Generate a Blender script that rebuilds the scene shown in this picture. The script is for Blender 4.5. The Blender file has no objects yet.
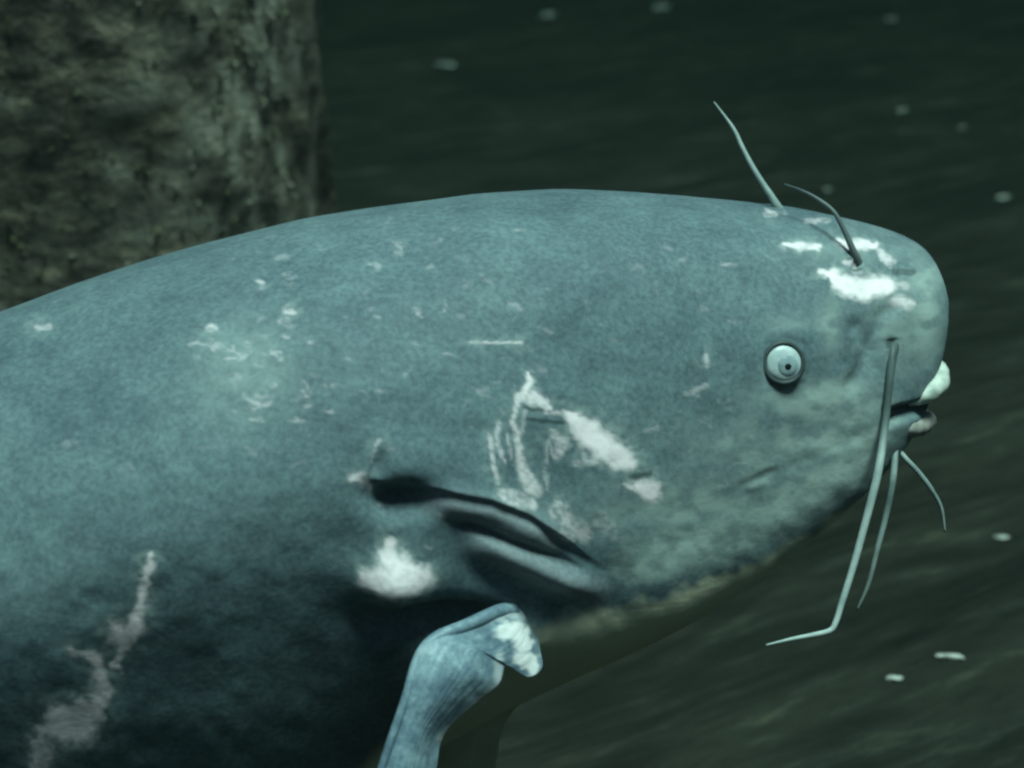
import bpy, math, random
import numpy as np
from mathutils import Vector

random.seed(7); rng = np.random.default_rng(7)
scene = bpy.context.scene
COL = scene.collection

# ------------------------------------------------------------------ camera
D = 1.9; TH = math.radians(19); ZT = 0.75; F = 1900.0
CAM = np.array([0, -D * math.cos(TH), ZT + D * math.sin(TH)])
FWD = np.array([0, math.cos(TH), -math.sin(TH)])
UP = np.array([0, math.sin(TH), math.cos(TH)])
cd = bpy.data.cameras.new('camera'); cam = bpy.data.objects.new('camera', cd); COL.objects.link(cam)
cam.location = CAM; cam.rotation_euler = (math.pi / 2 - TH, 0, 0)
cd.sensor_width = 36; cd.lens = F * 36 / 1024; cd.clip_start = 0.05; cd.clip_end = 200
cd.dof.use_dof = True; cd.dof.focus_distance = 1.86; cd.dof.aperture_fstop = 4.5
scene.camera = cam
scene.cycles.filter_width = 2.6          # soft video pickup
scene.cycles.pixel_filter_type = 'GAUSSIAN'

# ------------------------------------------------------------------ light
SUN_DIR = Vector((0.18, -0.22, 0.95)).normalized()
w = bpy.data.worlds.new('World'); scene.world = w; w.use_nodes = True
nt = w.node_tree; nt.nodes.clear()
sky = nt.nodes.new('ShaderNodeTexSky'); sky.sky_type = 'NISHITA'; sky.sun_disc = False
sky.sun_elevation = math.asin(SUN_DIR.z); sky.sun_rotation = math.atan2(SUN_DIR.x, SUN_DIR.y)
bg = nt.nodes.new('ShaderNodeBackground'); bg.inputs['Strength'].default_value = 0.05
out = nt.nodes.new('ShaderNodeOutputWorld')
nt.links.new(sky.outputs[0], bg.inputs['Color']); nt.links.new(bg.outputs[0], out.inputs['Surface'])
sd = bpy.data.lights.new('sun', 'SUN'); sun = bpy.data.objects.new('sun', sd); COL.objects.link(sun)
sd.energy = 5.0; sd.angle = math.radians(24); sd.color = (0.76, 1.0, 0.93)
sun.location = (0, 0, 6); sun.rotation_euler = SUN_DIR.to_track_quat('Z', 'Y').to_euler()
vs = scene.view_settings
vs.view_transform = 'Standard'; vs.look = 'None'; vs.exposure = 1.05; vs.gamma = 1.0; vs.use_curve_mapping = False
scene.cycles.volume_bounces = 1

# ------------------------------------------------------------------ helpers
def proj(P):
    r = P - CAM; z = r @ FWD
    return 512 + F * r[..., 0] / z, 384 - F * (r @ UP) / z

def at(px, py, depth):
    """point on the viewing ray of a pixel at a depth (metres along the view axis)"""
    return CAM + depth * (FWD + np.array([1, 0, 0]) * (px - 512) / F + UP * (384 - py) / F)

def depth_of(P): return float((np.asarray(P) - CAM) @ FWD)

def sm(x, a, b):
    t = np.clip((x - a) / (b - a), 0, 1); return t * t * (3 - 2 * t)

def catmull(pts, n):
    p = np.array(pts, float); m = len(p) - 1
    p = np.vstack([2 * p[0] - p[1], p, 2 * p[-1] - p[-2]])
    u = np.linspace(0, m, n); i = np.minimum(u.astype(int), m - 1); t = (u - i)[:, None]
    a, b, c, e = p[i], p[i + 1], p[i + 2], p[i + 3]
    return .5 * (2 * b + (c - a) * t + (2 * a - 5 * b + 4 * c - e) * t * t + (-a + 3 * b - 3 * c + e) * t ** 3)

def smooth_interp(x, xs, ys):
    """cubic Hermite with limited slopes"""
    xs = np.array(xs, float); ys = np.array(ys, float); h = np.diff(xs); dl = np.diff(ys) / h
    m = np.zeros(len(xs)); m[0] = dl[0]; m[-1] = dl[-1]
    for k in range(1, len(xs) - 1):
        if dl[k - 1] * dl[k] > 0:
            w1 = 2 * h[k] + h[k - 1]; w2 = h[k] + 2 * h[k - 1]
            m[k] = (w1 + w2) / (w1 / dl[k - 1] + w2 / dl[k])
    x = np.clip(x, xs[0], xs[-1]); i = np.clip(np.searchsorted(xs, x) - 1, 0, len(h) - 1)
    t = (x - xs[i]) / h[i]
    return ((2 * t**3 - 3 * t**2 + 1) * ys[i] + (t**3 - 2 * t**2 + t) * h[i] * m[i]
            + (-2 * t**3 + 3 * t**2) * ys[i + 1] + (t**3 - t**2) * h[i] * m[i + 1])

_perm = rng.random((256, 256))
def vnoise(x, y):
    xi = np.floor(x).astype(int); yi = np.floor(y).astype(int); fx = x - xi; fy = y - yi
    fx = fx * fx * (3 - 2 * fx); fy = fy * fy * (3 - 2 * fy)
    g = lambda a, b: _perm[a % 256, b % 256]
    return ((g(xi, yi) * (1 - fx) + g(xi + 1, yi) * fx) * (1 - fy)
            + (g(xi, yi + 1) * (1 - fx) + g(xi + 1, yi + 1) * fx) * fy)
def fbm(x, y, o=4):
    s = 0; a = .5
    for k in range(o): s = s + a * vnoise(x * 2**k + 17 * k, y * 2**k + 31 * k); a *= .5
    return s / (1 - .5**o)

def mesh_obj(name, verts, faces, mat, parent=None, smooth=True, attrs=None):
    me = bpy.data.meshes.new(name); verts = np.asarray(verts, float)
    me.from_pydata(verts.tolist(), [], faces if isinstance(faces, list) else faces.tolist())
    me.validate(); me.update()
    if smooth: me.polygons.foreach_set('use_smooth', [True] * len(me.polygons))
    for k, v in (attrs or {}).items():
        a = me.attributes.new(k, 'FLOAT', 'POINT'); a.data.foreach_set('value', np.asarray(v, np.float32).ravel())
    if mat: me.materials.append(mat)
    o = bpy.data.objects.new(name, me); COL.objects.link(o)
    if parent: o.parent = parent
    return o

def grid_faces(nr, nc, wrap=False):
    i = np.arange(nr - 1)[:, None]; j = np.arange(nc if wrap else nc - 1)[None, :]
    j2 = (j + 1) % nc
    return np.stack([i * nc + j, i * nc + j2, (i + 1) * nc + j2, (i + 1) * nc + j], -1).reshape(-1, 4)

def tube(pts, radii, n=10, sub=8, caps=True):
    P = catmull(pts, (len(pts) - 1) * sub + 1)
    R = np.interp(np.linspace(0, 1, len(P)), np.linspace(0, 1, len(radii)), radii)
    T = np.gradient(P, axis=0); T /= np.linalg.norm(T, axis=1)[:, None]
    ref = np.array([.2, -.9, .3]); V = []
    for p, t, r in zip(P, T, R):
        a = np.cross(t, ref); a /= np.linalg.norm(a); b = np.cross(t, a)
        for k in range(n):
            an = 2 * math.pi * k / n; V.append(p + r * (a * math.cos(an) + b * math.sin(an)))
    f = grid_faces(len(P), n, True).tolist()
    V += [P[0], P[-1]]; m = len(P) * n
    for k in range(n):
        f.append([m, (k + 1) % n, k]); f.append([m + 1, m - n + k, m - n + (k + 1) % n])
    return np.array(V), f

def tag(o, label, cat=None, group=None, kind=None):
    o['label'] = label
    if cat: o['category'] = cat
    if group: o['group'] = group
    if kind: o['kind'] = kind
    return o

class NT:
    def __init__(s, name):
        s.m = bpy.data.materials.new(name); s.m.use_nodes = True; s.t = s.m.node_tree
        s.b = s.t.nodes['Principled BSDF']
    def n(s, ty, **kw):
        x = s.t.nodes.new(ty)
        for k, v in kw.items(): setattr(x, k, v)
        return x
    def l(s, a, b): s.t.links.new(a, b)
    def noise(s, scale, detail=4, rough=.55, vec=None, map_scale=None, rot=None):
        n = s.n('ShaderNodeTexNoise'); n.inputs['Scale'].default_value = scale
        n.inputs['Detail'].default_value = detail; n.inputs['Roughness'].default_value = rough
        tc = s.n('ShaderNodeTexCoord'); v = tc.outputs['Object']
        if map_scale or rot:
            mp = s.n('ShaderNodeMapping')
            if rot: mp.inputs['Rotation'].default_value = rot
            s.l(v, mp.inputs['Vector']); v = mp.outputs['Vector']
            if map_scale:
                mp2 = s.n('ShaderNodeMapping'); mp2.inputs['Scale'].default_value = map_scale
                s.l(v, mp2.inputs['Vector']); v = mp2.outputs['Vector']
        s.l(v, n.inputs['Vector']); return n.outputs['Fac']
    def ramp(s, fac, stops):
        r = s.n('ShaderNodeValToRGB'); e = r.color_ramp.elements
        while len(e) < len(stops): e.new(.5)
        for el, (p, c) in zip(e, stops):
            el.position = p; el.color = (*c, 1) if len(c) == 3 else c
        s.l(fac, r.inputs['Fac']); return r.outputs['Color']
    def mix(s, fac, a, b, mode='MIX'):
        x = s.n('ShaderNodeMix', data_type='RGBA', blend_type=mode)
        for sock, v in ((x.inputs[0], fac), (x.inputs[6], a), (x.inputs[7], b)):
            if isinstance(v, (int, float)): sock.default_value = v
            elif isinstance(v, tuple): sock.default_value = (*v, 1)
            else: s.l(v, sock)
        return x.outputs[2]
    def attr(s, name):
        a = s.n('ShaderNodeAttribute', attribute_name=name); return a.outputs['Fac']
    def math(s, op, a, b):
        x = s.n('ShaderNodeMath', operation=op)
        for k, v in enumerate((a, b)):
            if isinstance(v, (int, float)): x.inputs[k].default_value = v
            else: s.l(v, x.inputs[k])
        return x.outputs[0]
    def bump(s, h, strength, dist):
        b = s.n('ShaderNodeBump'); b.inputs['Strength'].default_value = strength; b.inputs['Distance'].default_value = dist
        s.l(h, b.inputs['Height']); s.l(b.outputs['Normal'], s.b.inputs['Normal'])
    def set(s, **kw):
        for k, v in kw.items():
            sock = s.b.inputs[k.replace('_', ' ')]
            if isinstance(v, (int, float)): sock.default_value = v
            elif isinstance(v, tuple): sock.default_value = (*v, 1)
            else: s.l(v, sock)
        return s.m

# ------------------------------------------------------------------ materials
def skin_material():
    k = NT('slate_fish_skin')
    big = k.ramp(k.noise(7, 4), [(.32, (.093, .136, .157)), (.68, (.134, .190, .206))])
    mid = k.ramp(k.noise(38, 5, .65, map_scale=(.7, 1, 1)), [(.32, (.80, .81, .83)), (.55, (1, 1, 1)), (.78, (1.20, 1.22, 1.18))])
    col = k.mix(1.0, big, mid, 'MULTIPLY')
    fine = k.ramp(k.noise(190, 3, .7), [(.35, (.70, .72, .74)), (.65, (1.25, 1.25, 1.22))])
    col = k.mix(.8, col, fine, 'MULTIPLY')
    col = k.mix(k.attr('mottle_sheen'), col, (.40, .49, .45))
    col = k.mix(k.attr('belly'), col, k.ramp(k.noise(9, 3), [(.3, (.60, .60, .42)), (.7, (.74, .72, .52))]))
    col = k.mix(k.attr('scratch_shade'), col, (.045, .065, .07))
    sc = k.attr('scar')
    col = k.mix(sc, col, k.ramp(k.noise(60, 3), [(.3, (.95, .82, .84)), (.7, (1.0, .86, .89))]))
    k.bump(k.math('ADD', k.noise(170, 4, .6), k.math('MULTIPLY', sc, k.noise(90, 4, .7))), .16, .003)
    return k.set(Base_Color=col, Roughness=.6, Specular_IOR_Level=.12)
SKIN = skin_material()

def plain(name, c0, c1, scale=40, rough=.5, spec=.3):
    k = NT(name); k.bump(k.noise(scale * 3, 3), .15, .002)
    return k.set(Base_Color=k.ramp(k.noise(scale, 4), [(.3, c0), (.7, c1)]), Roughness=rough, Specular_IOR_Level=spec)
BARBEL = plain('pale_barbel_skin', (.15, .20, .20), (.32, .38, .36), 45)
def long_barbel_material():
    k = NT('long_barbel_skin')
    a = k.ramp(k.noise(50, 3), [(.3, (.05, .072, .072)), (.7, (.10, .14, .135))]); b = k.ramp(k.noise(60, 4), [(.3, (.26, .33, .33)), (.7, (.44, .51, .48))])
    return k.set(Base_Color=k.mix(k.attr('outer'), a, b), Roughness=.5, Specular_IOR_Level=.25)
LONG = long_barbel_material()
BARBEL_DARK = plain('dark_barbel_skin', (.05, .07, .07), (.16, .19, .19), 30)
LIP = plain('pale_lip', (.30, .37, .32), (.74, .76, .68), 55)
LIP2 = plain('pinkish_lip', (.22, .22, .20), (.36, .34, .31), 50)
IRIS = plain('silver_iris', (.34, .43, .44), (.58, .66, .65), 90, .3)
IRIS2 = plain('grey_iris', (.20, .28, .30), (.34, .44, .46), 160, .3)
BLACK = plain('dark_pupil', (.006, .01, .012), (.012, .018, .02), 50, .25)
RIM = plain('dark_eyelid', (.03, .045, .048), (.06, .08, .085), 80)

def fin_material():
    k = NT('fin_skin')
    base = k.ramp(k.noise(30, 6, .75), [(.3, (.07, .11, .15)), (.48, (.14, .21, .26)), (.72, (.34, .46, .50))])
    col = k.mix(k.attr('scar'), base, (.85, .84, .84))
    k.bump(k.noise(120, 3), .25, .003)
    return k.set(Base_Color=col, Roughness=.45, Specular_IOR_Level=.3)
FIN = fin_material()
OLIVE = plain('olive_fin_skin', (.40, .40, .27), (.56, .55, .37), 20)

def bed_material():
    k = NT('dark_silt')
    a = k.ramp(k.noise(2.2, 6, .6, map_scale=(.35, 1.6, 1), rot=(0, 0, -.62)), [(.3, (.008, .011, .009)), (.7, (.037, .039, .029))])
    f = k.ramp(k.noise(16, 5, .65, map_scale=(.25, 1.4, 1), rot=(0, 0, -.62)), [(.35, (.55, .55, .55)), (.58, (1.1, 1.1, 1.1)), (.74, (2.9, 2.8, 2.5))])
    k.bump(k.noise(40, 5), .5, .02)
    return k.set(Base_Color=k.mix(1, a, f, 'MULTIPLY'), Roughness=.9, Specular_IOR_Level=.15)
BED = bed_material()
def rock_material():
    k = NT('algae_covered_rock')
    a = k.ramp(k.noise(2.6, 4, .55), [(.3, (.085, .082, .062)), (.5, (.135, .125, .096)), (.72, (.22, .20, .16))])
    f = k.ramp(k.noise(11, 5, .72, map_scale=(1, 1, 2.2)), [(.38, (.22, .22, .25)), (.48, (.7, .7, .7)), (.57, (1.3, 1.25, 1.2)), (.68, (2.8, 2.6, 2.4))])
    k.bump(k.noise(16, 6, .7), 1.0, .06)
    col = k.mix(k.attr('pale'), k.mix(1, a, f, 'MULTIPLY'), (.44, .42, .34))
    return k.set(Base_Color=col, Roughness=.9, Specular_IOR_Level=.15)
ROCK = rock_material()
ALGAE = [plain('olive_algae', (.05, .06, .03), (.13, .13, .07), 6, .8, .1), plain('pale_algae', (.12, .12, .09), (.24, .23, .18), 6, .8, .1)]
CHIP = plain('pale_shell', (.5, .5, .46), (.8, .8, .74), 40, .6)

# ------------------------------------------------------------------ the bed
def bed_height(x, y):
    a = .64; u = x * math.cos(a) + y * math.sin(a); v = -x * math.sin(a) + y * math.cos(a)
    wob = fbm(x * .9 + 40, y * .9 + 40, 3) * 2.2
    h = .018 * np.sin(v * 17 + wob * 3) * (.4 + fbm(x * 1.3 + 9, y * 1.3 + 3, 2))
    h += .05 * (fbm(u * .8 + 60, v * 2.6 + 60, 4) - .5)
    return h
tx = np.linspace(-1, 1, 361); gx = .4 + 3.2 * tx + 17 * np.sign(tx) * np.abs(tx)**5
ty = np.linspace(0, 1, 361); gy = -2.2 + 6.5 * ty + 16 * ty**4
ty2 = -2.2 - np.geomspace(.1, 15, 24)[::-1]; gy = np.concatenate([ty2, gy])
GX, GY = np.meshgrid(gx, gy); V = np.stack([GX, GY, bed_height(GX, GY)], -1).reshape(-1, 3)
bed = mesh_obj('riverbed', V, grid_faces(len(gy), len(gx)), BED)
tag(bed, 'dark olive silt bed beneath and behind the catfish', kind='structure')

def bed_hit(px, py):
    r = at(px, py, 1.0) - CAM; t = -CAM[2] / r[2]; p = CAM + r * t
    for _ in range(4):
        h = float(bed_height(np.array([p[0]]), np.array([p[1]]))[0]); t = (h - CAM[2]) / r[2]; p = CAM + r * t
    return p

# ------------------------------------------------------------------ the boulder
boulder = bpy.data.objects.new('boulder', None); COL.objects.link(boulder)
RX, RY, RC = .80, .55, np.array([-1.22, 2.0, 0.0]); RH = 2.9
boulder.location = (RC[0], RC[1], 0)
tag(boulder, 'tall brown boulder coated in mottled algae behind the grey catfish', 'boulder')
nr, nc = 240, 260
tt = np.linspace(0, 1, nr)[:, None]; an = np.linspace(0, 2 * math.pi, nc, endpoint=False)[None, :]
def rock_pt(tt, an):
    zz = -.1 + (RH + .1) * np.minimum(tt / .9, 1)
    sh = np.where(tt > .80, np.sqrt(np.clip(1 - ((tt - .80) / .20)**2, 0, 1)), 1.0) * (1.06 - .10 * tt)
    ca, sa = np.cos(an), np.sin(an); q = (np.abs(ca)**3.2 + np.abs(sa)**3.2)**(-1 / 3.2)
    u = an * 3.0; bump = .11 * (fbm(50 + ca * 2.2 + 3, 50 + sa * 2.2 + zz * 1.7, 4) - .5) + 0.06 * (fbm(90 + ca * 9, 90 + sa * 9 + zz * 8, 3) - .5)
    rr = q * sh * (1 + bump)
    zz = zz + 0 * an + np.where(tt > .80, .10 * sm(tt, .8, 1) * fbm(30 + ca * 2, 30 + sa * 2), 0)
    return np.stack([RX * rr * ca, RY * rr * sa, zz], -1)
RV = rock_pt(tt, an); rv = RV.reshape(-1, 3)
rf = grid_faces(nr, nc, True).tolist()
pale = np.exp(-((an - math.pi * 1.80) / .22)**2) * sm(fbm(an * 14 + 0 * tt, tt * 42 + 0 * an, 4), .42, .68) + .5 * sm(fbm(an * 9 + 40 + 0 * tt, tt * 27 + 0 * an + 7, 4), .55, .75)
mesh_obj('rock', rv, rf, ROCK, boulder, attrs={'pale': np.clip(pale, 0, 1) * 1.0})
# algae tufts: short curled blades, too many to count
for kind in (0, 1):
    va, fa = [], []
    for _ in range((2200, 900)[kind]):
        t = rng.uniform(.05, .62); a = rng.uniform(math.pi * .93, math.pi * 1.86)
        if kind and rng.random() < .6: a = rng.normal(math.pi * 1.80, .10)
        p = rock_pt(np.array([[t]]), np.array([[a]]))[0, 0]; q = rock_pt(np.array([[t]]), np.array([[a + .02]]))[0, 0]
        tg = (q - p) / np.linalg.norm(q - p); nn = np.cross(tg, [0, 0, 1]); 
        L = rng.uniform(.006, .022); wd = rng.uniform(.002, .006)
        dr = nn * rng.uniform(.3, .9) + tg * rng.normal(0, .8) + np.array([0, 0, rng.normal(-.1, .5)]); dr /= np.linalg.norm(dr)
        sd_ = np.cross(dr, rng.normal(size=3)); sd_ /= np.linalg.norm(sd_)
        b = len(va); mid = p + dr * L * .55; tip = p + dr * L + np.array([0, 0, -.35 * L])
        va += [p - sd_ * wd * .6 - nn * .01, p + sd_ * wd * .6 - nn * .01, mid + sd_ * wd, mid - sd_ * wd, tip]
        fa += [[b, b + 1, b + 2, b + 3], [b + 3, b + 2, b + 4]]
    o = mesh_obj('algae_tufts', va, fa, ALGAE[kind], boulder, smooth=False); o['kind'] = 'stuff'

# ------------------------------------------------------------------ the catfish
fish = bpy.data.objects.new('catfish', None); COL.objects.link(fish)
tag(fish, 'huge slate grey catfish with white scars, long barbels and pale ringed eye', 'catfish')

TAB = np.array([(0, .7870, .7850, .001), (.004, .8500, .7680, .038), (.012, .8640, .7540, .064), (.025, .8727, .7340, .090),
    (.045, .8814, .6980, .114), (.07, .8892, .6480, .133), (.10, .8975, .6080, .147), (.14, .9078, .5680, .161),
    (.18, .9150, .5370, .173), (.23, .9231, .5020, .185), (.28, .9305, .4700, .195), (.34, .9379, .4416, .206),
    (.40, .9425, .4200, .217), (.46, .9428, .3973, .224), (.52, .9392, .3713, .231), (.58, .9350, .3420, .238),
    (.64, .9290, .3075, .242), (.70, .9180, .2730, .246), (.78, .9002, .2462, .251), (.86, .8779, .2272, .251),
    (.94, .8516, .2148, .249), (1.02, .8280, .2073, .247), (1.10, .8067, .2014, .245), (1.4, .758, .250, .215),
    (1.8, .70, .35, .150), (2.2, .65, .44, .085), (2.5, .62, .50, .045), (2.68, .61, .52, .016), (2.72, .58, .55, .004)])
HEADP = [(0, 1), (.30, .985), (.58, .925), (.80, .80), (.93, .64), (.99, .48), (.995, .36), (.92, .265), (.68, .175), (.35, .085), (0, 0)]
BODYP = [(0, 1), (.32, .98), (.60, .93), (.82, .855), (.95, .775), (1, .695), (.96, .57), (.83, .39), (.61, .21), (.32, .075), (0, 0)]
NN, NF = 440, 90                                   # near side and far side points per section
PX0, PY0 = .432, .12
def yaw(s): return np.radians(np.interp(s, [0, .2, .5, 1, 1.5, 2.8], [20, 18, 14, 9, 4, -10]))
_ss = np.linspace(0, 3, 3001); _yw = yaw(_ss)
_x = PX0 - np.cumsum(np.cos(_yw)) * .001; _y = PY0 - np.cumsum(np.sin(_yw)) * .001
S = np.concatenate([np.linspace(0, 1, 40)[:-1]**2 * .06, np.linspace(.06, 1.12, 520)[:-1], np.linspace(1.12, 2.72, 110)])
ZTp = smooth_interp(S, TAB[:, 0], TAB[:, 1]); ZBt = smooth_interp(S, TAB[:, 0], TAB[:, 2]); WD = smooth_interp(S, TAB[:, 0], TAB[:, 3])
X = np.interp(S, _ss, _x); Y = np.interp(S, _ss, _y); YW = yaw(S)
def half(n):
    ph, pb = catmull(HEADP, n), catmull(BODYP, n); a = np.linspace(math.pi / 2, -math.pi / 2, n)
    pe = np.stack([np.cos(a), .5 + .5 * np.sin(a)], 1)
    k = sm(S, .32, .72)[:, None, None]; e = sm(S, 0, .09)[:, None, None]
    return (1 - e) * pe + e * ((1 - k) * ph + k * pb)
def side(n, sg):
    pr = half(n); o = sg * pr[..., 0] * WD[:, None]
    return np.stack([X[:, None] - np.sin(YW)[:, None] * o, Y[:, None] + np.cos(YW)[:, None] * o,
                     ZBt[:, None] + (ZTp - ZBt)[:, None] * pr[..., 1]], -1)
near = side(NN, -1); far = side(NF, 1)
U = np.linspace(0, 1, NN)[None, :] + 0 * S[:, None]

def grid_normals(P):
    du = np.gradient(P, axis=0); dv = np.gradient(P, axis=1); n = np.cross(dv, du)
    l = np.linalg.norm(n, axis=-1, keepdims=True); n = n / np.maximum(l, 1e-12)
    return n
Nn = grid_normals(near)
if (Nn[300, 200] @ (CAM - near[300, 200])) < 0: Nn = -Nn
view = CAM - near; view /= np.linalg.norm(view, axis=-1, keepdims=True)
facing = sm((Nn * view).sum(-1), .02, .15)
QX, QY = proj(near)

def dist_poly(pts, x=None, y=None):
    """distance in pixels to a polyline, and the parameter along it (0..1)"""
    x = QX if x is None else x; y = QY if y is None else y
    best = np.full(x.shape, 1e9); par = np.zeros(x.shape); m = len(pts) - 1
    for i in range(m):
        (ax, ay), (bx, by) = pts[i][:2], pts[i + 1][:2]; dx, dy = bx - ax, by - ay
        t = np.clip(((x - ax) * dx + (y - ay) * dy) / (dx * dx + dy * dy + 1e-9), 0, 1)
        dd = np.hypot(x - ax - t * dx, y - ay - t * dy); k = dd < best
        best = np.where(k, dd, best); par = np.where(k, (i + t) / m, par)
    return best, par
def ridge(pts, amp, width, taper=.18):
    dd, t = dist_poly(pts); return amp * np.exp(-(dd / width)**2) * sm(t, -.001, taper) * sm(1 - t, -.001, taper)

disp = np.zeros(QX.shape)
# gill cover: its lower edge overhangs the gill opening
gx_ = [350, 372, 400, 438, 488, 527, 551, 590, 630]; gy_ = [462, 478, 484, 487, 496, 511, 527, 556, 580]
dd = QY - np.interp(QX, gx_, gy_); win = sm(QX, 362, 392) * sm(-QX, -610, -545)
disp += win * np.where(dd < 0, .005 * sm(dd, -70, 0), .005 * sm(-dd, -6, 0) - .008 * sm(dd, 0, 12) * np.exp(-np.clip(dd, 0, 200) / 16))
disp += -.022 * np.exp(-(((QX - 402) / 30)**2 + ((QY - 500) / 17)**2))
disp += ridge([(372, 440), (367, 460), (366, 476), (372, 490)], .004, 5, .45)
disp += ridge([(384, 446), (378, 466), (382, 486)], -.0045, 9, .5)
disp += ridge([(420, 500), (453, 503), (496, 512), (535, 531), (572, 551)], .013, 15, .3)
disp += ridge([(440, 521), (473, 527), (516, 543), (559, 559), (595, 578)], -.009, 5, .3)
disp += ridge([(455, 535), (496, 549), (535, 566), (574, 583), (620, 601)], .014, 16, .34)
disp += ridge([(440, 560), (500, 580), (560, 603), (610, 615)], -.007, 14, .35)
# shoulder hump behind the gill opening and hollow above the fin root
disp += .022 * np.exp(-(((QX - 392) / 36)**2 + ((QY - 582) / 26)**2))
disp += -.028 * np.exp(-(((QX - 440) / 60)**2 + ((QY - 622) / 17)**2))
# head relief: brow, snout folds, cheek muscle, jaw crease
disp += .005 * np.exp(-(((QX - 790) / 60)**2 + ((QY - 360) / 48)**2))
disp += ridge([(762, 364), (767, 346), (786, 339), (805, 346), (810, 364), (805, 382), (786, 389), (767, 382), (762, 364)], -.0012, 4, 0.0001)
disp += ridge([(880, 424), (850, 440), (800, 462), (750, 487), (700, 505)], -.0007, 6)
disp += ridge([(778, 468), (758, 478), (735, 488)], -.001, 4) + ridge([(770, 482), (745, 490)], .0008, 4)
disp += ridge([(845, 320), (862, 330), (870, 350), (860, 375), (840, 398)], -.005, 9)
disp += ridge([(905, 300), (880, 318), (874, 345), (876, 385)], -.004, 8)
disp += ridge([(893, 338), (894, 350)], -.002, 6)
disp += ridge([(852, 264), (862, 266)], -.006, 5)
disp += ridge([(893, 273), (902, 273)], -.004, 4)
# mouth slit
disp += ridge([(955, 398), (934, 406), (902, 413), (884, 421)], -.016, 6, .05)
# fin root
disp += .010 * np.exp(-(((QX - 520) / 26)**2 + ((QY - 635) / 22)**2))
disp += .006 * (fbm(QX / 60 + 7, QY / 60 + 5, 3) - .5) + 0.0007 * (fbm(QX / 14, QY / 14, 3) - .5)
disp = disp * facing * sm(S, .004, .02)[:, None]
near = near + Nn * disp[..., None]

# ---- skin marks: scars, scratches, mottling, painted recess shade and jaw sheen
jx = (fbm(QX / 9 + 3, QY / 9 + 8, 3) - .5); jy = (fbm(QX / 9 + 60, QY / 9 + 90, 3) - .5)
def stroke(pts, r, strength=1.0, rough=9, soft=.45):
    dd, t = dist_poly(pts, QX + jx * rough, QY + jy * rough)
    rr = np.interp(t, np.linspace(0, 1, len(r)), r) if isinstance(r, (list, tuple)) else r
    return strength * (1 - sm(dd / rr, 1 - soft, 1 + soft))
flap = np.maximum(stroke([(440, 503), (496, 513), (545, 538)], 13, .11, rough=10, soft=.9), stroke([(480, 543), (535, 565), (595, 592)], 13, .11, rough=10, soft=.9))
scar = np.zeros(QX.shape)
halo = np.zeros(QX.shape)
def add(pts, r, strength=1.0, rough=9, soft=.6):
    global scar, halo
    scar = np.maximum(scar, stroke(pts, r, strength, rough, soft))
    if strength >= .4:
        big = [q * 1.35 + 5 for q in r] if isinstance(r, (list, tuple)) else r * 1.35 + 5
        halo = np.maximum(halo, stroke(pts, big, .5 * strength, rough + 14, .9))
add([(828, 274), (845, 285), (866, 289), (886, 286)], [5, 10, 12, 9])
add([(818, 270), (835, 277)], [2, 5], .9)
add([(838, 243), (848, 247), (862, 246), (874, 245)], [4, 5, 6, 4], .85, rough=6)
add([(880, 252), (890, 260)], [4, 5], .6, rough=5)
add([(783, 244), (800, 247), (818, 248)], [2, 4, 3], .8, rough=4)
add([(806, 221), (828, 221)], 3, .35, rough=5); add([(766, 213), (774, 213)], 4, .45, rough=4)
add([(896, 302), (908, 303)], 6, .7, rough=6); add([(895, 286), (905, 286)], 4, .4, rough=5); add([(845, 264), (856, 265)], 3, .6, rough=3)
add([(567, 414), (582, 428), (602, 446), (628, 462)], [4, 12, 14, 9])
add([(640, 486), (650, 492), (652, 496)], [6, 11, 8]); add([(624, 484), (640, 490)], [1.5, 5], .8, rough=5)
add([(528, 374), (530, 382), (524, 394)], [2, 4, 2], .8, rough=4)
add([(520, 397), (534, 398), (548, 407)], [5, 7, 3], .7, rough=7)
add([(518, 400), (513, 420), (519, 445), (522, 470), (532, 488)], [3, 2.5, 3.5, 5, 8], .62, rough=6)
add([(498, 424), (497, 445), (504, 462)], 2.2, .45, rough=4); add([(490, 436), (492, 460), (496, 482)], 2.4, .5, rough=4)
add([(507, 432), (511, 460)], 1.6, .35, rough=4); add([(525, 410), (520, 440)], 1.8, .3, rough=4)
add([(500, 492), (520, 500), (528, 503)], [5, 8, 6], .5, rough=10); add([(545, 412), (560, 414)], 2, .45, rough=4)
add([(552, 435), (562, 445), (556, 455)], [5, 7, 4], .5, rough=10); add([(575, 463), (600, 460)], 3, .4, rough=5)
add([(548, 440), (545, 470), (548, 490)], 2, .28, rough=5); add([(583, 440), (583, 462)], 2, .35, rough=4)
add([(556, 505), (565, 525), (585, 532)], [7, 12, 8], .42, rough=16); add([(600, 520), (612, 530)], 8, .22, rough=14)
add([(470, 342), (523, 342)], 1.3, .5, rough=1.5)
add([(390, 542), (388, 556)], [5, 12], .9, rough=8); add([(366, 576), (392, 568), (424, 574)], [8, 17, 10], .85, rough=12)
add([(352, 478), (362, 477), (372, 488)], [4, 5, 3], .6, rough=6); add([(378, 440), (370, 462)], 1.8, .4, rough=3)
add([(152, 552), (146, 575), (142, 600), (135, 625), (122, 650), (116, 668)], [3, 5, 6, 9, 6, 5], .85, rough=14)
add([(117, 630), (120, 640)], 9, 1.0, rough=9); add([(72, 652), (98, 660), (103, 690), (92, 706)], [2, 6, 8, 8], .75, rough=12)
add([(55, 722), (78, 722), (95, 705)], [14, 20, 9], 1.0, rough=18); add([(40, 730), (40, 768)], [7, 14], .75, rough=20)
add([(706, 356), (707, 366)], 2.2, .4, rough=3); add([(692, 392), (706, 386)], 2.5, .3, rough=4); add([(722, 264), (736, 265)], 2, .3, rough=3)
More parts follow.
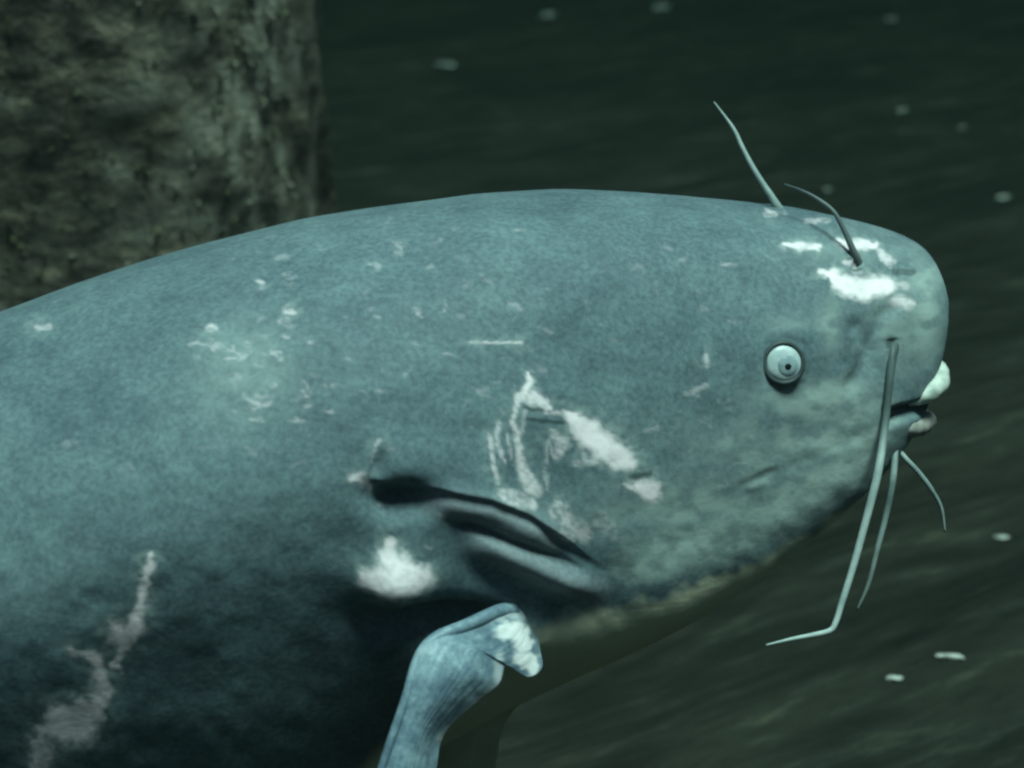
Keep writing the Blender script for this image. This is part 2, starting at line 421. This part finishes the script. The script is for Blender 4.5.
add([(36, 326), (50, 326)], 3, .4, rough=4); add([(286, 312), (294, 313)], 2.5, .5, rough=3); add([(258, 281), (263, 283)], 2, .4, rough=3)
r2 = random.Random(3)
for cx, cy, sx, sy, n, st in ((225, 345, 32, 12, 16, .34), (262, 390, 24, 22, 22, .28), (350, 330, 60, 30, 14, .2), (500, 320, 60, 30, 14, .2),
                              (420, 400, 70, 30, 20, .18), (120, 420, 90, 60, 16, .12), (640, 330, 70, 60, 18, .14), (330, 250, 120, 20, 20, .16),
                              (680, 440, 60, 40, 20, .2), (400, 540, 30, 30, 6, .2)):
    for _ in range(n):
        x0, y0 = r2.gauss(cx, sx), r2.gauss(cy, sy); L = r2.uniform(2, 13); a = r2.gauss(0, .35) if r2.random() < .75 else r2.uniform(0, 3)
        add([(x0, y0), (x0 + L * math.cos(a), y0 + L * math.sin(a))], r2.uniform(1.1, 2.6), st * r2.uniform(.3, 1.3), rough=9, soft=.9)
brk = sm(fbm(QX / 4.5 + 5, QY / 3.2 + 9, 3), .30, .62)
scar = np.clip(scar, 0, 1); scar = scar * (1 - (1 - brk) * np.clip(1.1 - scar, 0, 1) * .95)
scar = np.maximum(scar, flap)
scar = scar * (.85 + .4 * fbm(QX / 5, QY / 5, 2)).clip(0, 1) * facing
mottle_sheen = np.zeros(QX.shape)
def mot(cx, cy, rx, ry, st): 
    global mottle_sheen; mottle_sheen = np.maximum(mottle_sheen, st * np.exp(-(((QX - cx) / rx)**2 + ((QY - cy) / ry)**2)))
for m in ((822, 400, 60, 24, .85), (868, 425, 34, 30, 1.0), (780, 450, 80, 32, .7), (700, 505, 90, 28, .7), (900, 320, 40, 60, .5), (830, 325, 16, 26, .6),
          (845, 445, 50, 24, .95), (250, 370, 50, 50, .28), (860, 250, 60, 25, .35), (740, 480, 60, 14, .5), (925, 300, 22, 70, .75), (620, 515, 60, 16, .4),
          (790, 325, 24, 14, .3)): mot(*m)  # skin mottling, plus a pale sheen painted on cheek and jaw
for pp, rr_, st_ in (([(640, 560), (720, 540), (800, 500), (860, 465)], 22, .85),):
    mottle_sheen = np.maximum(mottle_sheen, stroke(pp, rr_, st_, rough=14, soft=.8))
mottle_sheen = np.maximum(mottle_sheen * (sm(fbm(QX / 16 + 20, QY / 12 + 30, 4), .28, .68) * .6 + .4), halo * sm(fbm(QX / 7 + 3, QY / 6, 3), .3, .65)) * facing
scratch_shade = np.zeros(QX.shape)
for p, r, st in (([(524, 408), (552, 411)], 1.8, .8), ([(528, 419), (562, 423)], 2.0, .9), ([(632, 478), (650, 474)], 3, .7), ([(748, 482), (778, 468)], 3, .3),
                 ([(900, 272), (912, 273)], 3, .6), ([(850, 262), (858, 270)], 4, .7), ([(892, 340), (894, 352)], 5, .6), ([(884, 408), (935, 406)], 4, .85)):  # dark scratches, plus shade painted into mouth slit, barbel pits and jaw crease
    scratch_shade = np.maximum(scratch_shade, stroke(p, r, st, rough=4))
bel_px = np.interp(QX, [380, 430, 500, 560, 620, 690, 760, 830, 885, 915], [790, 700, 634, 622, 612, 592, 562, 521, 486, 462])
ub = np.interp(S, [0, .05, .1, .45, .62, .8, 1.2], [.72, .69, .665, .66, .80, .96, .97])[:, None]
belly = sm(U + .03 * (fbm(QX / 25, QY / 25, 3) - .5), ub - .025, ub + .03)
head_w = sm(QX, 400, 470) * facing
belly = belly * (1 - head_w) + head_w * sm(QY - bel_px + 26 * (fbm(QX / 22, QY / 22, 3) - .5), -10, 12)

nS = len(S); farI = far[:, 1:-1]                     # far side without the shared seam rows
allP = np.concatenate([near, farI[:, ::-1]], axis=1); nc = allP.shape[1]
z = np.zeros(farI.shape[:2]); fb = sm(np.linspace(0, 1, NF)[None, 1:-1] + 0 * S[:, None], ub - .02, ub + .03)
cat = lambda a, b=z: np.concatenate([a, b[:, ::-1]], axis=1)
faces = grid_faces(nS, nc, True)[:, ::-1].tolist()
faces.append(list(range(nc))); faces.append(list(range((nS - 1) * nc, nS * nc))[::-1])
body = mesh_obj('body', allP.reshape(-1, 3), faces, SKIN, fish,
                attrs={'scar': cat(scar), 'mottle_sheen': cat(mottle_sheen), 'belly': cat(belly, fb), 'scratch_shade': cat(scratch_shade)})

vis = facing > .3
_qx, _qy, _np, _nn = QX[vis], QY[vis], near[vis], Nn[vis]
def surf(px, py):
    i = np.argmin((_qx - px)**2 + (_qy - py)**2); return _np[i].copy(), _nn[i].copy()

# ---- eyes (near one as seen, far one mirrored through the body's mid plane)
def mirror(P):
    P = np.asarray(P, float); sh = P.shape; P = P.reshape(-1, 3).copy()
    for q in P:
        i = np.argmin((_x - q[0])**2 + (_y - q[1])**2)
        for _ in range(2):
            n = np.array([-math.sin(_yw[i]), math.cos(_yw[i])]); o = (q[:2] - np.array([_x[i], _y[i]])) @ n
            q[:2] -= 2 * o * n; break
    return P.reshape(sh)
def dome(c, n, r, h, nr=10, na=28, flat=1.0):
    n = n / np.linalg.norm(n); a = np.cross(n, [0, 0, 1.]); a /= np.linalg.norm(a); b = np.cross(a, n)
    V = [c + n * h]; f = []
    for i in range(1, nr + 1):
        t = i / nr * math.pi / 2
        for k in range(na):
            an = 2 * math.pi * k / na; V.append(c + r * math.sin(t) * (a * math.cos(an) + b * math.sin(an)) + n * h * math.cos(t))
    for k in range(na): f.append([0, 1 + k, 1 + (k + 1) % na])
    for i in range(nr - 1):
        for k in range(na):
            p = 1 + i * na; f.append([p + k, p + na + k, p + na + (k + 1) % na, p + (k + 1) % na])
    return np.array(V), f
def ring(c, n, r, rt, na=40, nb=8):
    n = n / np.linalg.norm(n); a = np.cross(n, [0, 0, 1.]); a /= np.linalg.norm(a); b = np.cross(a, n); V = []
    for k in range(na):
        an = 2 * math.pi * k / na; e = a * math.cos(an) + b * math.sin(an)
        for j in range(nb):
            bn = 2 * math.pi * j / nb; V.append(c + e * (r + rt * math.cos(bn)) + n * rt * math.sin(bn))
    return np.array(V), [[k * nb + j, ((k + 1) % na) * nb + j, ((k + 1) % na) * nb + (j + 1) % nb, k * nb + (j + 1) % nb] for k in range(na) for j in range(nb)]
ec, en = surf(780, 363); tv = CAM - ec; tv /= np.linalg.norm(tv); en = en * .5 + tv * .5; en /= np.linalg.norm(en)
px_m = depth_of(ec) / F
e_right = np.cross(en, [0, 0, 1.]); e_right /= np.linalg.norm(e_right); e_up = np.cross(e_right, en)
if e_right[0] < 0: e_right = -e_right
if e_up[2] < 0: e_up = -e_up
for far_side in (False, True):
    mk = mirror if far_side else (lambda q: q)
    fl = (lambda f: [g[::-1] for g in f]) if far_side else (lambda f: f)
    c = ec + en * .0016
    v, f = dome(c, en, 18.5 * px_m, .0055); eye = mesh_obj('eye', mk(v), fl(f), IRIS, fish)
    v, f = ring(ec + en * .0022, en, 20 * px_m, 2.8 * px_m); mesh_obj('eyelid_rim', mk(v), fl(f), RIM, eye)
    c2 = c + e_right * 2.0 * px_m - e_up * 2.0 * px_m + en * .0014
    v, f = dome(c2, en, 13.0 * px_m, .0052); mesh_obj('iris', mk(v), fl(f), IRIS2, eye)
    c3 = c + e_right * 2.5 * px_m - e_up * 3.5 * px_m + en * .0034
    v, f = dome(c3, en, 6.0 * px_m, .0036); mesh_obj('pupil', mk(v), fl(f), BLACK, eye)

# ---- barbels
def barbel(name, pts, radii_px, mat, label=None):
    P = [at(x, y, dp) for x, y, dp in pts]; dm = np.mean([p[2] for p in pts])
    v, f = tube(P, [.8 * r * dm / F for r in radii_px]); nr_ = (len(v) - 2) // 10
    tt_ = np.concatenate([np.repeat(np.linspace(0, 1, nr_), 10), [0, 1]])
    o = mesh_obj(name, v, f, mat, fish, attrs={'outer': sm(tt_, .2, .36)})
    if label: o['label'] = label
    return o
d0 = depth_of(surf(893, 345)[0]); d1 = depth_of(surf(888, 400)[0]); d2 = depth_of(surf(882, 430)[0])
barbel('barbel', [(893, 343, d0 + .012), (892, 356, d0 - .002), (889, 385, d1 - .006), (885, 425, min(d1, d2) - .010), (878, 472, d2 - .03), (866, 520, d2 - .035),
       (853, 567, d2 - .04), (842, 602, d2 - .045), (835, 624, d2 - .05), (829, 631, d2 - .052), (813, 635, d2 - .06), (792, 639, d2 - .07), (766, 645, d2 - .08)],
       [10, 6.5, 5, 5, 5.4, 5, 4.6, 4.2, 3.8, 3.6, 3.2, 2.4, 1.0], LONG, 'longest barbel hanging from the upper jaw with a bent tip')
dj = depth_of(surf(893, 440)[0])
barbel('barbel', [(896, 440, dj + .02), (893, 478, dj + .005), (886, 515, dj + .01), (877, 550, dj + .01), (868, 585, dj + .015), (857, 610, dj + .02)], [4, 4.5, 4, 3.5, 2.8, 1.2], BARBEL)
barbel('barbel', [(896, 447, dj + .03), (906, 459, dj + .02), (919, 473, dj + .02), (931, 489, dj + .02), (941, 508, dj + .025), (945, 532, dj + .03)], [3.5, 3.5, 3.5, 3.2, 2.6, 1.4], BARBEL)
dn = depth_of(surf(858, 265)[0]); dm_ = depth_of(surf(833, 214)[0])
barbel('barbel', [(859, 266, dn + .006), (852, 248, dn - .004), (844, 230, dn - .004), (833, 211, dn - .002), (816, 198, dn + .01), (800, 190, dn + .02), (784, 184, dn + .03)], [7, 4.4, 3.4, 2.8, 2.4, 2, 1], BARBEL_DARK, 'short dark barbel curling back from the near nostril')
df = depth_of(surf(775, 208)[0])
barbel('barbel', [(779, 212, df + .02), (774, 201, df + .015), (763, 184, df + .02), (752, 166, df + .03), (742, 147, df + .04), (733, 128, df + .05), (714, 102, df + .06)], [8, 5, 4, 3.6, 3.2, 2.6, 1], BARBEL, 'pale straight barbel rising from the far nostril')

# ---- lips: rolled rims that run round the front of the jaws
def lip(name, pts, radii_px, mat):
    o = _lip(name, pts, radii_px, mat); me = o.data
    for vtx in me.vertices:
        c_ = vtx.co; n_ = math.sin(c_.x * 310 + c_.z * 170) * math.sin(c_.z * 420 - c_.y * 230) ; vtx.co = c_ + vtx.normal * (.0008 * n_)
    return o
def _lip(name, pts, radii_px, mat):
    P = [at(x, y, dp) for x, y, dp in pts]
    v, f = tube(P, [r * 1.9 / F for r in radii_px], n=16); return mesh_obj(name, v, f, mat, fish)
dl = depth_of(surf(930, 380)[0])
lip('upper_lip', [(908, 402, dl + .006), (920, 398, dl + .002), (931, 391, dl + .008), (937, 381, dl + .022), (936, 371, dl + .04), (926, 366, dl + .07), (908, 362, dl + .11)], [4, 7, 10.5, 12.5, 12, 10, 8], LIP)
lip('lower_lip', [(896, 424, dl + .0), (908, 428, dl + .0), (920, 426, dl + .02), (928, 420, dl + .05), (922, 414, dl + .09)], [5, 9, 10, 8, 6], LIP2)

# ---- fins: blades with rays and thickness
def fin(name, lead, trail, depth, mat, parent=fish, rays=9, thick=.010, scar_fn=None, nu=90, nv=60):
    A = catmull(lead, nu); B = catmull(trail, nu); dp = np.interp(np.linspace(0, 1, nu), np.linspace(0, 1, len(depth)), depth)
    t = np.linspace(0, 1, nv); Q = A[:, None] * (1 - t)[None, :, None] + B[:, None] * t[None, :, None]
    belly_ = np.sin(t * math.pi)[None, :] * .02 * np.linspace(.4, 1, nu)[:, None]
    r = (FWD[None, None] + np.array([1., 0, 0]) * ((Q[..., 0] - 512) / F)[..., None] + UP * ((384 - Q[..., 1]) / F)[..., None])
    dd_ = dp[:, None] - belly_ + .03 * t[None, :]
    th = thick * (np.clip(1.0 - t, .12, 1)[None, :] * np.minimum(1, np.linspace(1.3, .35, nu))[:, None] * np.minimum(1, t / .06 + .15)[None, :])
    tw = t + .05 * np.sin(t * 9 + 1) + .02 * np.sin(t * 23)
    rr = .0005 * np.abs(np.sin(tw * math.pi * rays))[None, :] * np.ones((nu, 1)) + .003 * (fbm(Q[..., 0] / 20, Q[..., 1] / 20, 3) - .5)
    Fp = CAM + r * (dd_ - th - rr)[..., None]; Bp = CAM + r * (dd_ + th)[..., None]
    V = np.concatenate([Fp.reshape(-1, 3), Bp.reshape(-1, 3)]); n = nu * nv; g = grid_faces(nu, nv)
    f = g[:, ::-1].tolist() + (g + n).tolist()
    rim = [i for i in range(nv)] + [i * nv + nv - 1 for i in range(1, nu)] + [(nu - 1) * nv + i for i in range(nv - 2, -1, -1)] + [i * nv for i in range(nu - 2, 0, -1)]
    for a, b in zip(rim, rim[1:] + rim[:1]): f.append([a, b, b + n, a + n])
    sc = np.zeros((nu, nv)) if scar_fn is None else scar_fn(Q[..., 0], Q[..., 1])
    return mesh_obj(name, V, f, mat, parent, attrs={'scar': np.concatenate([sc.ravel(), sc.ravel()])})
db = depth_of(surf(515, 625)[0])
def fscar(x, y):
    a = 1 - sm(dist_poly([(500, 655), (497, 685), (470, 708), (440, 738)], x, y)[0] / 4, .4, 1.6)
    b = 1 - sm(dist_poly([(415, 652), (424, 640)], x, y)[0] / 5, .4, 1.6)
    c = 1 - sm(dist_poly([(470, 624), (500, 612), (522, 616)], x, y)[0] / 5, .4, 1.6)
    return np.clip(.45 * a + .5 * b + .4 * c, 0, 1) * (.5 + fbm(x / 6, y / 6, 2) * .8).clip(0, 1)
def fscar2(x, y):
    j1 = 10 * (fbm(x / 6 + 3, y / 6, 3) - .5); j2 = 10 * (fbm(x / 6 + 40, y / 6 + 9, 3) - .5)
    a = 1 - sm(dist_poly([(506, 630), (518, 632), (523, 642)], x + j1, y + j2)[0] / 10, .6, 1.3)
    b = 1 - sm(dist_poly([(520, 658), (532, 662), (533, 669)], x + j1, y + j2)[0] / 8, .6, 1.3)
    return np.maximum(fscar(x, y), np.maximum(a, b))
pf = fin('pectoral_fin', [(516, 606), (500, 607), (464, 622), (434, 634), (416, 654), (402, 698), (382, 756), (362, 820), (345, 890)],
         [(537, 622), (540, 648), (542, 668), (527, 677), (508, 660), (499, 684), (476, 703), (444, 735), (434, 778), (410, 840), (362, 896)],
         [db + .0, db - .035, db - .06, db - .08, db - .09, db - .10, db - .10], FIN, scar_fn=fscar2)
v, f = tube([at(x, y, db + o) for x, y, o in ((512, 611, -.01), (498, 612, -.035), (465, 626, -.058), (436, 638, -.072), (419, 657, -.082), (405, 700, -.095), (385, 757, -.105), (365, 820, -.11), (348, 885, -.11))],
            [q * db / F for q in (8, 7.5, 6.5, 6, 5.5, 4.5, 4, 3, 1.5)], n=12)
mesh_obj('fin_spine', v, f, FIN, pf, attrs={'scar': np.zeros(len(v))})
dfar = db + .34
fin('pectoral_fin', [(505, 690), (482, 702), (458, 716), (442, 732), (432, 760), (420, 810), (410, 850)], [(535, 694), (518, 706), (507, 720), (500, 738), (494, 770), (470, 815), (425, 855)],
    [dfar - .03, dfar, dfar, dfar, dfar - .02], OLIVE, rays=6, thick=.007)

# ---- fins of the rear half, beyond the picture's edge
def flat_fin(name, outline, s0, dorsal):
    """outline: list of (s, z) in the mid plane"""
    P = []
    for sgn in (-1, 1):
        for (s, zz, t) in outline:
            x, y, yw = np.interp(s, _ss, _x), np.interp(s, _ss, _y), float(yaw(s)); P.append((x - math.sin(yw) * sgn * t, y + math.cos(yw) * sgn * t, zz))
    n = len(outline); f = [list(range(n)), list(range(n, 2 * n))[::-1]] + [[i, n + i, n + (i + 1) % n, (i + 1) % n] for i in range(n)]
    return mesh_obj(name, P, f, FIN, fish, smooth=False, attrs={'scar': np.zeros(2 * n)})
flat_fin('dorsal_fin', [(1.16, .78, .012), (1.20, .87, .007), (1.27, .93, .003), (1.31, .90, .003), (1.33, .82, .004), (1.34, .74, .006)], 0, True)
flat_fin('anal_fin', [(1.6, .34, .008), (1.7, .26, .004), (2.0, .32, .003), (2.4, .43, .003), (2.5, .50, .005), (2.2, .47, .008), (1.9, .41, .01)], 0, False)
flat_fin('tail_fin', [(2.60, .60, .012), (2.72, .67, .006), (2.90, .74, .003), (2.93, .66, .003), (2.87, .565, .003), (2.92, .47, .003), (2.88, .40, .003), (2.72, .47, .006), (2.60, .53, .012)], 0, True)

# ------------------------------------------------------------------ pale chips lying on the bed
for (px, py, r) in ((660, 9, 9), (690, 14, 5), (548, 16, 7), (446, 66, 8), (890, 20, 6), (1003, 198, 6), (955, 657, 7), (940, 656, 5), (894, 679, 7), (1002, 538, 6),
                    (902, 111, 5), (828, 190, 4), (962, 128, 4), (725, 60, 4)):
    p = bed_hit(px, py); q = r * .5 * np.linalg.norm(p - CAM) / F
    V, f = [], []; rr_ = np.random.default_rng(int(px)); na, nb = 9, 5
    for i in range(1, nb):
        t = math.pi * i / nb
        for k_ in range(na):
            an = 2 * math.pi * k_ / na; j = q * rr_.uniform(.7, 1.2)
            V.append((2.6 * j * math.sin(t) * math.cos(an), 1.2 * j * math.sin(t) * math.sin(an), .5 * j * math.cos(t)))
    m = len(V); V += [(0, 0, .45 * q), (0, 0, -.45 * q)]; f = grid_faces(nb - 1, na, True).tolist()
    for k_ in range(na): f.append([m, (k_ + 1) % na, k_]); f.append([m + 1, m - na + k_, m - na + (k_ + 1) % na])
    o = mesh_obj('shell_chip', V, f, CHIP, smooth=False); o.location = (p[0], p[1], p[2] + .3 * q); o.rotation_euler = (0, 0, rr_.uniform(-.4, .9))
    tag(o, 'small pale shell chip lying on the dark silt bed', 'shell chip', 'pale shell chips scattered on the bed')

# ------------------------------------------------------------------ murky water
hx, hy0, hy1, hz0, hz1 = 21.5, -18.5, 21.5, -1.2, 3.3
V = [(sx * hx, yy, zz) for zz in (hz0, hz1) for yy in (hy0, hy1) for sx in (-1, 1)]
haze = mesh_obj('haze', V, [[0, 2, 3, 1], [4, 5, 7, 6], [0, 1, 5, 4], [2, 6, 7, 3], [0, 4, 6, 2], [1, 3, 7, 5]], None, smooth=False)
hm = bpy.data.materials.new('murky_water'); hm.use_nodes = True; t = hm.node_tree; t.nodes.clear()
pv = t.nodes.new('ShaderNodeVolumePrincipled'); mo = t.nodes.new('ShaderNodeOutputMaterial')
pv.inputs['Color'].default_value = (.011, .016, .014, 1); pv.inputs['Absorption Color'].default_value = (.05, .11, .09, 1); pv.inputs['Density'].default_value = .27; pv.inputs['Anisotropy'].default_value = .2
t.links.new(pv.outputs[0], mo.inputs['Volume']); haze.data.materials.append(hm)
tag(haze, 'murky green water filling the whole view around the catfish', kind='stuff')
